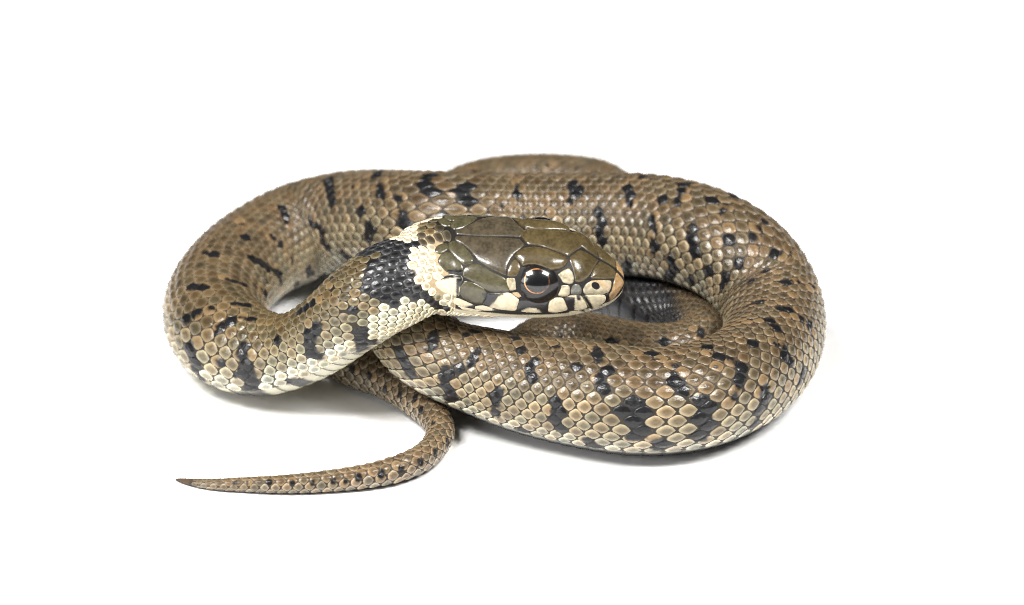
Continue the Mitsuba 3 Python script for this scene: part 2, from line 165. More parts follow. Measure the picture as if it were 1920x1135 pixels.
BLOTCHES = [
    [2830.5,56.3,2831.7,37.5,7.3], [2858.2,92.3,2846.7,68.7,5.5], [2782.2,25.2,2786.0,-9.1,10.4], [2842.0,-27.7,2844.8,-40.7,9.2], [2758.3,-20.8,2757.6,-29.6,9.2],
    [2738.7,55.0,2736.1,34.7,8.5], [2777.3,89.5,2761.4,89.7,5.5], [2761.5,76.3,2756.8,76.3,3.7], [2735.9,66.5,2732.9,66.2,3.7], [2708.1,21.0,2706.5,-6.5,10.4],
    [2706.5,-6.5,2711.3,-21.0,8.5], [2644.1,52.7,2656.4,32.0,6.7], [2672.9,75.7,2647.7,61.6,3.7], [2670.2,92.2,2665.5,90.5,3.7], [2615.4,18.9,2623.2,-1.8,7.9],
    [2623.2,-1.8,2630.1,-22.8,6.7], [2542.9,42.7,2549.8,28.0,7.3], [2590.1,71.1,2583.3,68.5,4.9], [2555.2,53.8,2550.1,52.0,4.9], [2521.3,63.9,2514.7,60.9,6.1],
    [2511.9,70.4,2510.5,67.4,4.3], [2440.0,39.3,2447.5,34.0,7.3], [2451.6,75.4,2446.4,67.1,6.1], [2445.0,53.0,2451.7,51.6,4.9], [2512.9,4.8,2535.3,-0.5,6.1],
    [2438.8,119.7,2434.7,100.0,5.5], [2529.0,110.7,2512.1,93.3,3.7], [5082.4,61.1,5082.9,48.4,4.9], [5138.4,50.3,5133.5,50.2,5.5], [5207.2,38.4,5200.3,40.0,4.9],
    [1980.3,112.0,1991.2,131.8,7.9], [1924.2,143.1,1929.6,171.3,8.5], [2055.1,145.6,2069.8,158.9,6.7], [2069.3,168.8,2070.8,180.8,7.3], [2141.4,140.2,2142.6,141.8,6.7],
    [2139.1,151.7,2152.9,165.1,7.3], [1994.8,200.7,1983.9,233.2,8.5], [2118.2,186.9,2103.8,213.6,8.5], [2160.9,194.2,2165.2,205.3,6.1], [2197.8,171.7,2200.7,174.8,7.3],
    [2233.3,166.1,2238.5,175.2,6.1], [2159.4,108.7,2161.2,110.6,6.1], [2154.3,95.9,2155.5,96.3,4.3], [2190.1,126.8,2193.5,140.0,5.5], [2080.0,101.9,2097.1,123.3,5.5],
    [2076.2,87.5,2078.0,88.5,4.9], [2213.7,98.0,2215.1,97.4,4.9], [2216.0,112.1,2216.2,113.9,4.9], [2207.5,83.6,2208.5,83.7,4.3], [2234.7,139.5,2238.4,141.0,6.7],
    [2296.5,108.1,2306.7,104.9,5.5], [2328.5,118.4,2333.5,116.8,4.9], [2254.9,101.2,2260.0,92.3,4.3], [2265.1,77.4,2266.6,75.0,3.7], [2351.3,77.9,2349.8,75.5,5.5],
    [2351.0,87.7,2352.6,85.8,3.7], [2344.4,64.5,2345.4,63.8,3.7], [2341.1,55.2,2339.3,53.7,3.7], [2333.7,45.3,2332.7,43.4,4.9], [1996.7,85.9,2002.2,85.1,6.7],
    [2078.9,80.5,2081.0,78.4,6.1], [2137.7,65.5,2142.3,70.7,5.5], [1874.9,113.8,1875.9,117.0,7.3], [1490.8,93.8,1503.1,101.2,6.7], [1540.0,118.7,1557.4,134.7,6.7],
    [1614.1,93.0,1620.7,120.7,7.9], [1660.1,110.5,1661.8,131.1,7.3], [1752.0,108.2,1744.4,125.3,7.3], [1863.8,104.7,1866.4,117.6,7.3], [1859.8,129.0,1860.8,129.7,5.5],
    [1689.2,143.9,1689.2,145.8,5.5], [1810.3,143.2,1810.3,145.1,6.1], [1640.8,148.6,1640.8,150.4,4.9], [4209.2,113.4,4209.3,117.0,4.9], [4271.7,115.2,4272.9,118.7,4.3],
    [4037.0,104.7,4032.1,107.9,4.3], [1518.2,155.1,1520.0,157.0,5.5], [1538.6,168.0,1535.5,187.7,6.7], [1601.4,149.1,1602.2,163.9,6.7], [1440.9,209.2,1431.4,215.0,7.3],
    [984.8,88.4,976.8,89.2,4.9], [962.7,97.9,956.9,98.9,4.9], [990.7,78.2,984.5,79.0,4.3], [1022.6,133.6,1036.8,142.0,4.3], [1153.0,168.0,1152.8,171.3,5.5],
    [1145.2,145.6,1141.3,147.5,4.9], [1385.6,187.7,1380.1,190.6,5.5], [1440.0,213.2,1432.9,217.3,7.3], [1222.7,193.6,1227.0,201.0,7.3], [1089.5,172.9,1096.2,188.8,5.5],
    [1186.5,211.0,1211.7,228.0,6.1], [893.3,60.6,852.8,81.0,4.9], [887.9,107.3,891.5,127.2,5.5], [939.4,147.0,989.0,176.9,4.3], [791.3,83.5,763.1,100.1,3.7],
    [768.1,68.4,691.3,79.3,2.4], [1090.7,209.9,1088.2,211.8,4.3], [818.1,53.3,821.8,45.0,3.7], [831.9,36.1,829.5,35.6,4.3], [805.3,65.0,802.9,66.2,3.0],
    [759.5,51.2,757.3,50.2,4.9], [747.6,60.6,745.0,59.5,3.7], [870.6,10.2,868.9,6.8,4.3], [765.1,38.3,762.4,37.5,3.0], [800.5,16.2,795.3,-2.7,8.5],
    [795.3,-2.7,794.9,-31.0,6.7], [698.2,27.0,693.3,8.4,10.4], [693.3,8.4,698.5,-17.0,11.0], [698.5,-17.0,706.5,-34.6,8.5], [518.8,24.9,548.5,12.6,9.2],
    [548.5,12.6,556.0,-12.9,9.8], [641.3,-37.0,627.5,-44.6,7.9], [473.0,-9.8,499.5,-47.1,9.2], [476.7,69.0,476.1,66.7,3.7], [459.8,28.4,459.6,27.5,3.7],
    [509.2,62.2,555.0,62.9,3.0], [3172.9,17.0,3163.9,1.6,6.7], [3163.9,1.6,3156.0,-10.8,6.7], [3147.5,68.6,3144.1,50.9,5.5], [3144.1,50.9,3140.3,36.9,5.5],
    [3092.1,88.0,3087.6,89.2,3.7], [3102.7,74.8,3100.0,75.4,3.0], [3064.9,59.5,3073.3,47.6,6.1], [3073.3,47.6,3069.2,34.6,6.7], [3110.1,18.2,3101.4,-0.2,7.3],
    [3101.4,-0.2,3095.1,-20.8,7.9], [3018.5,75.4,3012.8,76.4,4.3], [3014.9,91.0,3013.1,91.5,3.0], [2960.5,55.1,2955.5,39.9,7.9], [2937.4,82.6,2930.2,82.4,4.3],
    [2928.0,69.5,2925.1,69.8,3.0], [3010.6,12.1,3013.1,0.6,9.2], [3007.0,-15.5,3007.1,-19.3,6.1], [2897.2,16.5,2898.6,3.2,10.4], [2898.6,3.2,2896.7,-17.1,10.4],
    [2960.1,-35.8,2962.1,-43.1,7.3], [3054.7,-41.1,3054.5,-45.2,4.3], [5986.9,154.5,5989.6,159.2,3.7], [6033.9,166.7,6034.9,172.7,3.7], [6077.1,154.6,6079.2,160.2,3.7],
    [6114.5,130.6,6118.2,135.7,3.7], [6147.3,142.0,6150.8,147.5,3.7], [6209.2,119.2,6217.4,118.0,3.0], [6251.4,27.3,6252.6,18.6,3.7], [6292.8,32.4,6294.9,24.8,3.7],
    [6327.4,28.5,6328.3,22.2,3.7], [6361.4,27.6,6362.0,20.8,3.7], [6394.6,32.3,6395.1,25.0,3.4], [6430.4,30.7,6430.7,25.5,3.0], [6451.4,22.9,6451.6,17.4,2.7],
    [6471.3,29.7,6471.5,24.1,2.4], [6504.5,34.5,6504.6,28.4,2.7], [6537.9,33.5,6538.0,27.0,2.7], [6575.0,45.9,6574.9,38.4,2.4], [6611.7,44.8,6611.6,36.3,2.1],
    [6633.5,51.9,6633.3,42.3,1.8], [5947.5,155.7,5948.5,161.0,3.7], [1378.9,99.8,1406.0,120.4,7.3], [1406.0,120.4,1431.9,143.4,7.3], [1223.7,107.0,1197.9,126.1,7.3],
    [1079.0,108.9,1073.1,111.1,6.1], [1116.5,94.4,1113.2,96.1,4.3], [1133.4,131.5,1129.8,133.7,6.1], [1136.4,146.3,1134.1,148.6,6.1], [1349.3,153.3,1391.9,174.1,6.7],
    [1391.9,174.1,1391.0,193.0,6.7], [1028.4,136.6,1083.9,172.2,6.1], [1083.9,172.2,1098.3,186.4,6.1], [1224.5,197.2,1248.9,209.2,7.9], [1200.2,215.0,1218.4,227.7,6.7],
    [471.0,68.8,509.1,66.3,3.0], [1756.7,77.9,1756.3,83.3,4.9], [1469.0,122.0,1474.0,123.6,3.7], [1587.2,134.1,1589.7,135.9,3.7], [1648.6,116.0,1649.8,117.6,3.7],
    [1711.4,136.5,1713.3,137.1,3.7], [1820.1,128.3,1823.2,128.9,3.7], [2059.6,120.2,2062.2,120.6,4.3], [2131.0,99.2,2132.9,99.4,3.7], [2236.6,117.5,2238.3,116.8,4.3],
    [2306.2,87.6,2308.7,86.0,4.3], [2400.5,66.2,2402.3,64.7,4.3], [2503.4,81.4,2503.2,79.5,3.7], [2682.4,56.9,2680.6,55.9,3.7], [2879.0,56.3,2875.7,55.4,3.7],
    [2994.4,70.5,2990.5,69.3,3.7], [3092.2,27.1,3089.9,26.2,3.7], [2807.0,16.7,2805.1,15.7,4.3], [2670.3,21.0,2668.3,19.4,4.3], [2576.6,5.3,2574.0,2.5,4.9],
    [474.6,-37.4,477.5,-45.3,3.7], [3191.8,-25.7,3188.7,-26.7,3.7], [618.2,33.2,614.4,30.5,3.7], [743.6,6.5,741.8,4.7,4.3], [723.3,-10.6,722.5,-13.2,4.3],
    [636.3,210.6,646.3,157.4,7], [739.0,202.0,749.0,150.2,7], [1085.1,-30.7,1095.1,32.6,7], [1190.5,-23.3,1200.5,32.5,7], [1308.1,-28.8,1318.1,24.4,7],
    [1360.5,55.7,1370.5,63.8,5], [1419.0,-24.4,1429.0,24.8,7], [1532.1,-31.2,1542.1,22.2,7], [1641.4,-22.6,1651.4,26.8,7], [1760.8,-25.9,1770.8,30.2,7],
    [1750.4,206.3,1760.4,156.7,7], [1870.7,-29.5,1880.7,31.6,7], [1977.6,-25.4,1987.6,29.4,7], [2098.2,-32.2,2108.2,30.6,7], [2203.6,-22.5,2213.6,25.8,7],
    [2547.2,204.1,2557.2,156.3,7], [2653.1,212.7,2663.1,147.6,7], [2754.1,211.7,2764.1,153.9,7], [2875.1,206.0,2885.1,147.7,7], [2989.9,205.2,2999.9,152.0,7],
    [3090.8,212.2,3100.8,155.4,7], [3262.3,53.2,3272.3,70.6,5], [3209.0,209.6,3219.0,153.0,7], [3271.6,124.6,3281.6,108.7,5], [3321.5,-25.5,3331.5,26.1,7],
    [3386.5,48.8,3396.5,70.5,5], [3324.1,205.3,3334.1,151.6,7], [3376.3,128.1,3386.3,119.4,5], [3426.9,-27.6,3436.9,27.7,7], [3498.7,46.2,3508.7,66.7,5],
    [3435.8,206.8,3445.8,149.2,7], [3492.5,127.2,3502.5,114.1,5], [3550.3,-31.0,3560.3,28.6,7], [3607.4,48.3,3617.4,71.9,5], [3552.9,202.5,3562.9,154.5,7],
    [3602.9,130.9,3612.9,119.4,5], [3650.3,-31.0,3660.3,32.3,7], [3709.3,54.3,3719.3,63.0,5], [3651.3,211.7,3661.3,149.9,7], [3716.0,127.4,3726.0,114.6,5],
    [3767.5,-28.1,3777.5,33.1,7], [3822.0,54.8,3832.0,63.0,5], [3765.9,210.1,3775.9,156.9,7], [3836.7,129.6,3846.7,117.9,5], [3874.0,-33.3,3884.0,24.6,7],
    [3938.4,53.2,3948.4,71.8,5], [3891.8,211.1,3901.8,150.7,7], [3948.4,132.8,3958.4,109.8,5], [3993.9,-24.6,4003.9,25.9,7], [3996.1,212.7,4006.1,148.9,7],
    [4107.7,-29.3,4117.7,33.4,7], [4115.6,209.0,4125.6,153.5,7], [4211.2,-30.7,4221.2,24.8,7], [4267.2,52.5,4277.2,65.3,5], [4210.5,212.1,4220.5,147.0,7],
    [4329.5,-22.6,4339.5,23.4,7], [4386.2,55.6,4396.2,60.2,5], [4323.4,202.8,4333.4,149.8,7], [4383.2,128.2,4393.2,117.0,5], [4451.8,-22.6,4461.8,22.9,7],
    [4500.5,48.2,4510.5,64.9,5], [4448.8,205.4,4458.8,155.7,7], [4496.6,128.9,4506.6,115.4,5], [4559.6,-24.5,4569.6,26.0,7], [4610.8,46.8,4620.8,64.4,5],
    [4564.9,208.0,4574.9,151.3,7], [4614.1,127.2,4624.1,110.3,5], [4663.2,-30.2,4673.2,32.6,7], [4724.0,57.5,4734.0,61.7,5], [4673.7,208.3,4683.7,152.3,7],
    [4731.6,132.4,4741.6,113.8,5], [4775.0,-29.9,4785.0,31.8,7], [4834.0,55.4,4844.0,60.2,5], [4790.0,202.5,4800.0,149.9,7], [4829.9,126.1,4839.9,117.7,5],
    [4889.5,-33.6,4899.5,22.8,7], [4941.2,48.2,4951.2,70.1,5], [4994.1,-33.3,5004.1,22.7,7], [5010.3,213.8,5020.3,146.8,7], [5111.3,-27.0,5121.3,24.5,7],
    [5113.3,207.1,5123.3,151.1,7], [5229.9,213.0,5239.9,148.3,7], [5287.3,128.1,5297.3,112.1,5], [5335.2,-30.4,5345.2,28.2,7], [5341.8,211.8,5351.8,155.0,7],
    [5453.8,-31.1,5463.8,30.4,7], [5517.9,56.8,5527.9,69.6,5], [5448.7,207.0,5458.7,151.0,7], [5499.8,125.7,5509.8,113.7,5], [5640.0,168,5640.0,172,3.5],
    [5676.0,168,5676.0,172,3.5], [5712.0,168,5712.0,172,3.5], [5748.0,168,5748.0,172,3.4], [5784.0,168,5784.0,172,3.4], [5820.0,168,5820.0,172,3.3],
    [5856.0,168,5856.0,172,3.3], [5892.0,168,5892.0,172,3.2], [6252.0,168,6252.0,172,1.8], [6288.0,168,6288.0,172,1.8], [6324.0,168,6324.0,172,1.8],
    [6360.0,168,6360.0,172,1.7], [6396.0,168,6396.0,172,1.6], [6432.0,168,6432.0,172,1.5], [6468.0,168,6468.0,172,1.5], [6504.0,168,6504.0,172,1.5],
    [6540.0,168,6540.0,172,1.5],
]


class Snake:
    """A tube round a spline: s is the distance from the snout, phi the angle round the body (0 = its right side, 90 = back)."""
    def __init__(self, pr, head):
        P = pr[:, :3]
        t = np.r_[0, np.cumsum(np.linalg.norm(np.diff(P, axis=0), axis=1) ** 0.5)]
        cs = CubicSpline(t, P)
        tt = np.linspace(0, t[-1], 20000)
        Q = cs(tt)
        sl = np.r_[0, np.cumsum(np.linalg.norm(np.diff(Q, axis=0), axis=1))]
        self.L = sl[-1]
        self.c = CubicSpline(sl[::10], Q[::10])
        sk = np.interp(t, tt, sl)
        us = np.r_[np.sqrt(np.array(head['q'], float)), np.sqrt(sk[4:])]
        br = pr[4:, 3]
        self.w = PchipInterpolator(us, np.r_[head['w'], br])
        self.t = PchipInterpolator(us, np.r_[head['t'], br])
        self.b = PchipInterpolator(us, np.r_[head['b'], br * .96])
        self.head = head
    def frame(self, a):
        c = self.c(a)
        T = self.c(a, 1)
        T /= np.linalg.norm(T, axis=-1, keepdims=True)
        U = np.array([0, 0, 1.]) - T * T[..., 2:3]
        U /= np.linalg.norm(U, axis=-1, keepdims=True)
        V = np.cross(U, T)
        r = np.radians(np.interp(a, self.head['rs'], self.head['rr']))[..., None]
        return c, T, V * np.cos(r) - U * np.sin(r), U * np.cos(r) + V * np.sin(r)
    def S(self, a, f):
        a, f = np.broadcast_arrays(np.asarray(a, float), np.asarray(f, float))
        c, T, V, U = self.frame(a)
        u = np.sqrt(np.maximum(a, 0))
        e = 2 / (2 + self.head['n'] * np.clip(1 - (a - 300) / 60, 0, 1))
        co, si = np.cos(f), np.sin(f)
        y = self.w(u) * np.sign(co) * np.abs(co) ** e
        z = np.where(si > 0, self.t(u), self.b(u)) * np.sign(si) * np.abs(si) ** e
        return c + V * y[..., None] + U * z[..., None]
    def N(self, a, f):
        a, f = np.broadcast_arrays(np.asarray(a, float), np.asarray(f, float))
        a = np.clip(a, 1., self.L - 1.)
        da = self.S(a + .5, f) - self.S(a - .5, f)
        df = self.S(a, f + .01) - self.S(a, f - .01)
        n = np.cross(df, da)
        n /= np.linalg.norm(n, axis=-1, keepdims=True) + 1e-12
        o = self.S(a, f) - self.c(a)
        return n * np.sign((n * o).sum(-1, keepdims=True))

snake = Snake(np.array(CTRL), HEAD)
L = snake.L

def rad_at(s):
    return snake.w(np.sqrt(s))

def put(key, v, f, col, mat='scale_material', kind=None, label=None):
    scene[key] = mikit.ply((np.asarray(v) * K, np.asarray(f)), mat, True, color=np.clip(col, 0.001, 0.95))
    e = {}
    if kind:
        e['kind'] = kind
    if label:
        e['label'] = label
    if e:
        labels[key] = e

def lerp(a, b, t):
    return np.asarray(a) * (1 - t) + np.asarray(b) * t

def sstep(a, b, x):
    t = np.clip((x - a) / (b - a), 0, 1)
    return t * t * (3 - 2 * t)

# ------------------------------------------------------------------ colour of the hide by place on the body
BL = np.array(BLOTCHES)
BL = BL[np.argsort(BL[:, 0])]
POLY_BLACK, POLY_CREAM, POLY_THROAT = (Polygon([q for q in p if q[0] < 900]).buffer(0) for p in (COLLAR_BLACK, COLLAR_CREAM, THROAT_CREAM))
BLACK, TAN = np.array([.009, .009, .010]), np.array([.27, .17, .08])

def blotch_distance(s, ph_deg):
    """Signed distance, in modelling units, to the nearest dark blotch (negative inside)."""
    d = np.full(s.shape, 99.)
    for s0, p0, s1, p1, w in BL:
        near = np.abs(s - .5 * (s0 + s1)) < .5 * abs(s1 - s0) + w + 22
        if not near.any():
            continue
        r = float(rad_at(.5 * (s0 + s1)))
        k = math.radians(1) * r
        dp = (ph_deg[near] - p0 + 180) % 360 - 180
        x, y = s[near] - s0, dp * k
        bx, by = s1 - s0, ((p1 - p0 + 180) % 360 - 180) * k
        t = np.clip((x * bx + y * by) / (bx * bx + by * by + 1e-9), 0, 1)
        d[near] = np.minimum(d[near], np.hypot(x - t * bx, y - t * by) - w * 1.14 - 1.6)
    return d

def base_colour(s, ps):
    """Unmarked hide: brown back, paler flanks, cream throat and neck side; hollow shade painted on the inner coil."""
    a = np.abs(ps)
    fl = sstep(40, 100, a)[:, None]
    lo = sstep(100, 132, a)[:, None]
    body = lerp(lerp([.100, .070, .037], [.205, .166, .100], fl), [.40, .37, .285], lo * .85)
    neck = lerp(lerp([.108, .079, .037], [.205, .174, .105], fl), [.52, .495, .385], sstep(90, 116, a)[:, None])
    tail = lerp([.125, .088, .048], [.17, .135, .09], fl)
    k = sstep(1000, 600, s)[:, None]
    c = lerp(body, neck, k)
    c = lerp(c, tail, sstep(5500, 5700, s)[:, None])
    return lerp(c, [.014, .013, .014], (sstep(32, 66, a) * sstep(4100, 4300, s) * sstep(5130, 5020, s))[:, None])  # inner coil painted near black, standing in for shade in the hollow

def zone_colour(s, ps, jit):
    """Base colour with the collar zones laid over it; ps is the angle from the middle of the back, jit a wobble of the zone edges."""
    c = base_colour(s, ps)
    a = np.abs(ps)
    sj, aj = s + 3 * jit, a + 4 * jit
    m = contains_xy(POLY_THROAT, sj, aj) & (s < 620)
    c[m] = [.52, .475, .33]
    low = (s < 560) & (a > 118)
    c[low] = [.51, .465, .34]
    cream = (contains_xy(POLY_CREAM, sj, aj) | ((s < 352) & (a > 40))) & (s < 385)
    c[cream] = [.61, .535, .38]
    mid = ((a < 9 + 3 * jit) & (s < 345)) | ((a < 42 + 4 * jit) & (s < 313))
    c[mid] = [.06, .048, .03]
    bl = contains_xy(POLY_BLACK, sj, aj) | ((a < 10) & (s > 345) & (s < 400))
    return c, bl & (s < 470)

# ------------------------------------------------------------------ body: one continuous skin from snout to tail tip
rng = np.random.default_rng(11)
q = np.r_[np.linspace(.2, math.sqrt(60), 36) ** 2, np.arange(64, L - 1, 4.5), L - .3]
nf = 120
ff = np.linspace(0, 2 * PI, nf, endpoint=False)
A, F = np.meshgrid(q, ff, indexing='ij')
V = snake.S(A, F).reshape(-1, 3)
V = np.vstack([V, snake.S(np.array([0.]), np.array([0.])), snake.c(np.array([L]))])
i, j = np.arange(len(q) - 1)[:, None], np.arange(nf)[None]
a_, b_, c_, d_ = i * nf + j, i * nf + (j + 1) % nf, (i + 1) * nf + (j + 1) % nf, (i + 1) * nf + j
faces = np.concatenate([np.stack([a_, d_, c_], -1).reshape(-1, 3), np.stack([a_, c_, b_], -1).reshape(-1, 3)])
n0 = len(q) * nf
jj = np.arange(nf)
faces = np.vstack([faces, np.stack([np.full(nf, n0), jj, (jj + 1) % nf], 1), np.stack([np.full(nf, n0 + 1), n0 - nf + (jj + 1) % nf, n0 - nf + jj], 1)])
sA, pA = A.ravel(), 90 - np.degrees(((F.ravel() + PI / 2) % (2 * PI)) - PI / 2)
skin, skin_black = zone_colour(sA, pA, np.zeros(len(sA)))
skin = skin * (.12 + .22 * sstep(75, 35, np.abs(pA)) * (sA > 500))[:, None] + .003
skin[sA > L - 34] = [.075, .05, .03]
pale = ((sA < 620) & (np.abs(pA) > 108)) | contains_xy(POLY_CREAM, sA, np.abs(pA))
skin[pale] = [.33, .25, .15]
skin[skin_black] = [.008, .008, .009]
skin[blotch_distance(sA, 90 - pA) < -1.5] = [.008, .008, .009]
hd = sA < 300
skin[hd & (np.abs(pA) < 100)] = [.012, .011, .010]
skin[hd & (np.abs(pA) >= 100)] = [.48, .43, .31]
skin *= .85 + .3 * meshkit.noise(V[:-2] / 3.)[:, None]
put('grass_snake', V, faces, np.vstack([skin, skin[:1], skin[-1:]]), 'skin_material')
labels['grass_snake'] = {'label': 'coiled brown snake with black bars, cream collar and glossy olive head raised over its coils', 'category': 'snake'}

# ------------------------------------------------------------------ head shields
hc, hT, hV, hU = (x[0] for x in snake.frame(np.array([150.])))
M = np.stack([-hT, hV, hU])                       # head-local axes: x forward, y to the right side, z up
dl = np.array(DL)                                 # the shields were measured in a chart seen along this head-local direction (right, above)
e1 = np.array([1, 0, 0]) - dl * dl[0]
e1 /= np.linalg.norm(e1)
e2 = np.cross(dl, e1)
e2 = e2 * np.sign(e2[2])
gs, gp = np.meshgrid(np.linspace(.25, math.sqrt(470), 260) ** 2, np.radians(np.linspace(-89, 200, 300)), indexing='ij')
gs, gp = gs.ravel(), gp.ravel()
gl, gn = (snake.S(gs, gp) - hc) @ M.T, snake.N(gs, gp) @ M.T
ok = gn @ dl > .03
gx = np.stack([gl[ok] @ e1, gl[ok] @ e2], 1)
gv = np.stack([gs[ok], gp[ok]], 1)
chart_lin, chart_near = LinearNDInterpolator(gx, gv), NearestNDInterpolator(gx, gv)

def on_head(xy):
    """(head-local points, head-local normals) of chart points."""
    sp = chart_lin(xy)
    bad = np.isnan(sp[:, 0])
    if bad.any():
        sp[bad] = chart_near(xy[bad])
    return (snake.S(sp[:, 0], sp[:, 1]) - hc) @ M.T, snake.N(sp[:, 0], sp[:, 1]) @ M.T

def chaikin(p, n=2):
    p = np.asarray(p, float)
    for _ in range(n):
        r = np.roll(p, -1, 0)
        p = np.stack([.86 * p + .14 * r, .14 * p + .86 * r], 1).reshape(-1, 2)
    return p

def triangulate(poly, step):
    """Points and triangles that fill a polygon, with two rows of points close to its edge."""
    pts = []
    for ins, st in ((0, step), (.7, step), (1.6, step), (2.8, step * 1.2)):
        g = poly.buffer(-ins)
        for h in getattr(g, 'geoms', [g]):
            if h.is_empty:
                continue
            ln = h.exterior
            m = max(8, int(ln.length / st))
            pts += [ln.interpolate(k / m, normalized=True).coords[0] for k in range(m)]
    x0, y0, x1, y1 = poly.bounds
    g = poly.buffer(-4.2)
    xs, ys = np.meshgrid(np.arange(x0, x1, step), np.arange(y0, y1, step * .87))
    xs = xs + (np.arange(xs.shape[0]) % 2)[:, None] * step / 2
    inn = contains_xy(g, xs.ravel(), ys.ravel())
    pts = np.vstack([pts, np.stack([xs.ravel()[inn], ys.ravel()[inn]], 1)]) if inn.any() else np.array(pts)
    tri = Delaunay(pts).simplices
    cen = pts[tri].mean(1)
    tri = tri[contains_xy(poly.buffer(.05), cen[:, 0], cen[:, 1])]
    a, b, c = (pts[tri[:, k]] for k in range(3))
    ar = (b - a)[:, 0] * (c - a)[:, 1] - (b - a)[:, 1] * (c - a)[:, 0]
    tri = tri[np.abs(ar) > 1e-3]
    ar = ar[np.abs(ar) > 1e-3]
    tri[ar < 0] = tri[ar < 0][:, ::-1]
    return pts, tri

OLIVE, DARK_OLIVE, GREEN, GREY = [.064, .047, .020], [.054, .043, .027], [.060, .053, .028], [.11, .11, .09]
BEIGE, CREAM, SNOUT = [.36, .315, .215], [.58, .51, .36], [.25, .16, .078]
LOOK = {'parietal_shield': (DARK_OLIVE, 3.2, 1.6), 'frontal_shield': (OLIVE, 3.2, 1.4), 'supraocular_shield': (OLIVE, 6.5, 3.5), 'prefrontal_shield': (OLIVE, 3., 1.6),
        'internasal_shield': (OLIVE, 3., 1.6), 'rostral_shield': (SNOUT, 2.6, 1.4), 'nasal_shield': (BEIGE, 2.4, .8), 'loreal_shield': (GREY, 2.2, .8),
        'preocular_shield': (BEIGE, 2.4, .8), 'postocular_shield': (OLIVE, 2.4, .8), 'postocular_shield_001': (BEIGE, 2.4, .8), 'postocular_shield_002': (BEIGE, 2.4, .8),
        'temporal_shield': (GREEN, 2.8, 1.1), 'upper_lip_shield_006': (GREEN, 2.4, .9), 'upper_lip_shield': (CREAM, 2.2, .7), 'lower_lip_shield': (CREAM, 1.8, .5)}
PART_LABEL = {'parietal_shield': 'large dark olive shield at the back of the crown', 'upper_lip_shield_004': 'black lip shield under the eye with a cream arch',
              'rostral_shield': 'tan shield at the tip of the snout'}

def to_midline(poly):
    """Pulls what crosses the middle of the head back to just short of it."""
    p = np.array(poly.segmentize(2.).exterior.coords[:-1])
    P, _ = on_head(p)
    over = P[:, 1] < 1.1
    if over.any():
        sp = chart_lin(p[over])
        s_ = np.where(np.isnan(sp[:, 0]), chart_near(p[over])[:, 0], sp[:, 0])
        m = (snake.S(s_, np.full(len(s_), PI / 2)) - hc) @ M.T + np.array([0, 1.1, 0])
        p[over] = np.stack([m @ e1, m @ e2], 1)
    g = Polygon(p).buffer(0)
    return g if g.geom_type == 'Polygon' else max(g.geoms, key=lambda x: x.area)

def shield(name, poly_pts, both=True, grow=1.5):
    col, H, dome = LOOK.get(name) or LOOK[name.rsplit('_', 1)[0]]
    poly = Polygon(chaikin(poly_pts, 1)).buffer(0).buffer(grow, join_style='mitre')
    if both:
        poly = to_midline(poly)
    cut = .3 if 'lip' in name else 1.2
    poly = poly.buffer(-cut).buffer(cut)
    if poly.geom_type != 'Polygon':
        poly = max(poly.geoms, key=lambda g: g.area)
    pts, tri = triangulate(poly, 2.2)
    ring = poly.exterior
    dist = np.array([ring.distance(p) for p in __import__('shapely').points(pts)])
    P, N = on_head(pts)
    wide = max(dist.max(), 1e-6)
    H, dome = H * min(1, .45 + wide / 18), dome * min(1, wide / 14)
    h = H * (1 - np.exp(-dist / 1.3)) + dome * (1 - (1 - dist / wide) ** 2) - 1.2
    dent = 0
    if name == 'parietal_shield':
        dent = 1.6 * (meshkit.fbm(np.c_[pts / 26., np.zeros(len(pts))], 2) - .5) * np.clip(dist / 8, 0, 1)
    P = P + N * (h + dent)[:, None]
    n1 = meshkit.fbm(np.c_[pts / 2.8, np.full(len(pts), 3.)], 3, 4)
    n2 = meshkit.fbm(np.c_[pts / 18., np.full(len(pts), 9.)], 2, 8)
    c = np.array(col)[None] * (.12 + 1.15 * n1 + .62 * n2)[:, None]
    if col in (BEIGE, SNOUT):
        c = lerp(c, [.34, .19, .07], (.55 * sstep(.45, .75, n2))[:, None])
    if col is CREAM:
        c = lerp(c, [.55, .42, .2], (.35 * sstep(.5, .8, n2))[:, None])
        c = np.array(col)[None] * (.85 + .2 * n1)[:, None] * .6 + c * .4
    c *= (.35 + .65 * sstep(0, 1.6, dist))[:, None]
    for sp in SPOTS.get(name, []):
        g = Polygon(sp).buffer(0)
        sd = np.array([g.exterior.distance(p) for p in __import__('shapely').points(pts)])
        sd = np.where(contains_xy(g, pts[:, 0], pts[:, 1]), -sd, sd) + 1.6 * (n1 - .5)
        c = lerp(c, [.010, .010, .012], sstep(.9, -.9, sd)[:, None])
    for side in ((1, -1) if both else (1,)):
        W_ = P * [1, side, 1]
        base = 'grass_snake__' + (name if side > 0 else name)
        put(free(base), W_ @ M + hc, tri if side > 0 else tri[:, ::-1], c, 'shield_material', label=PART_LABEL.get(name))

def free(base):
    """The key itself, or with the next free three-digit number."""
    stem = base[:-4] if base[-3:].isdigit() else base
    if stem not in scene:
        return stem
    k = 1
    while f'{stem}_{k:03d}' in scene:
        k += 1
    return f'{stem}_{k:03d}'

for name, pts in SHIELDS.items():
    shield(name, pts, grow=2.2 if name.startswith('lower') else 1.9 if name.startswith('temporal') else 2.0 if 'lip' in name else 1.0, both=name not in ('frontal_shield',))

# ------------------------------------------------------------------ eyes and nostrils
EYE_LONG = 1.14                                     # the eyeball is longer than high

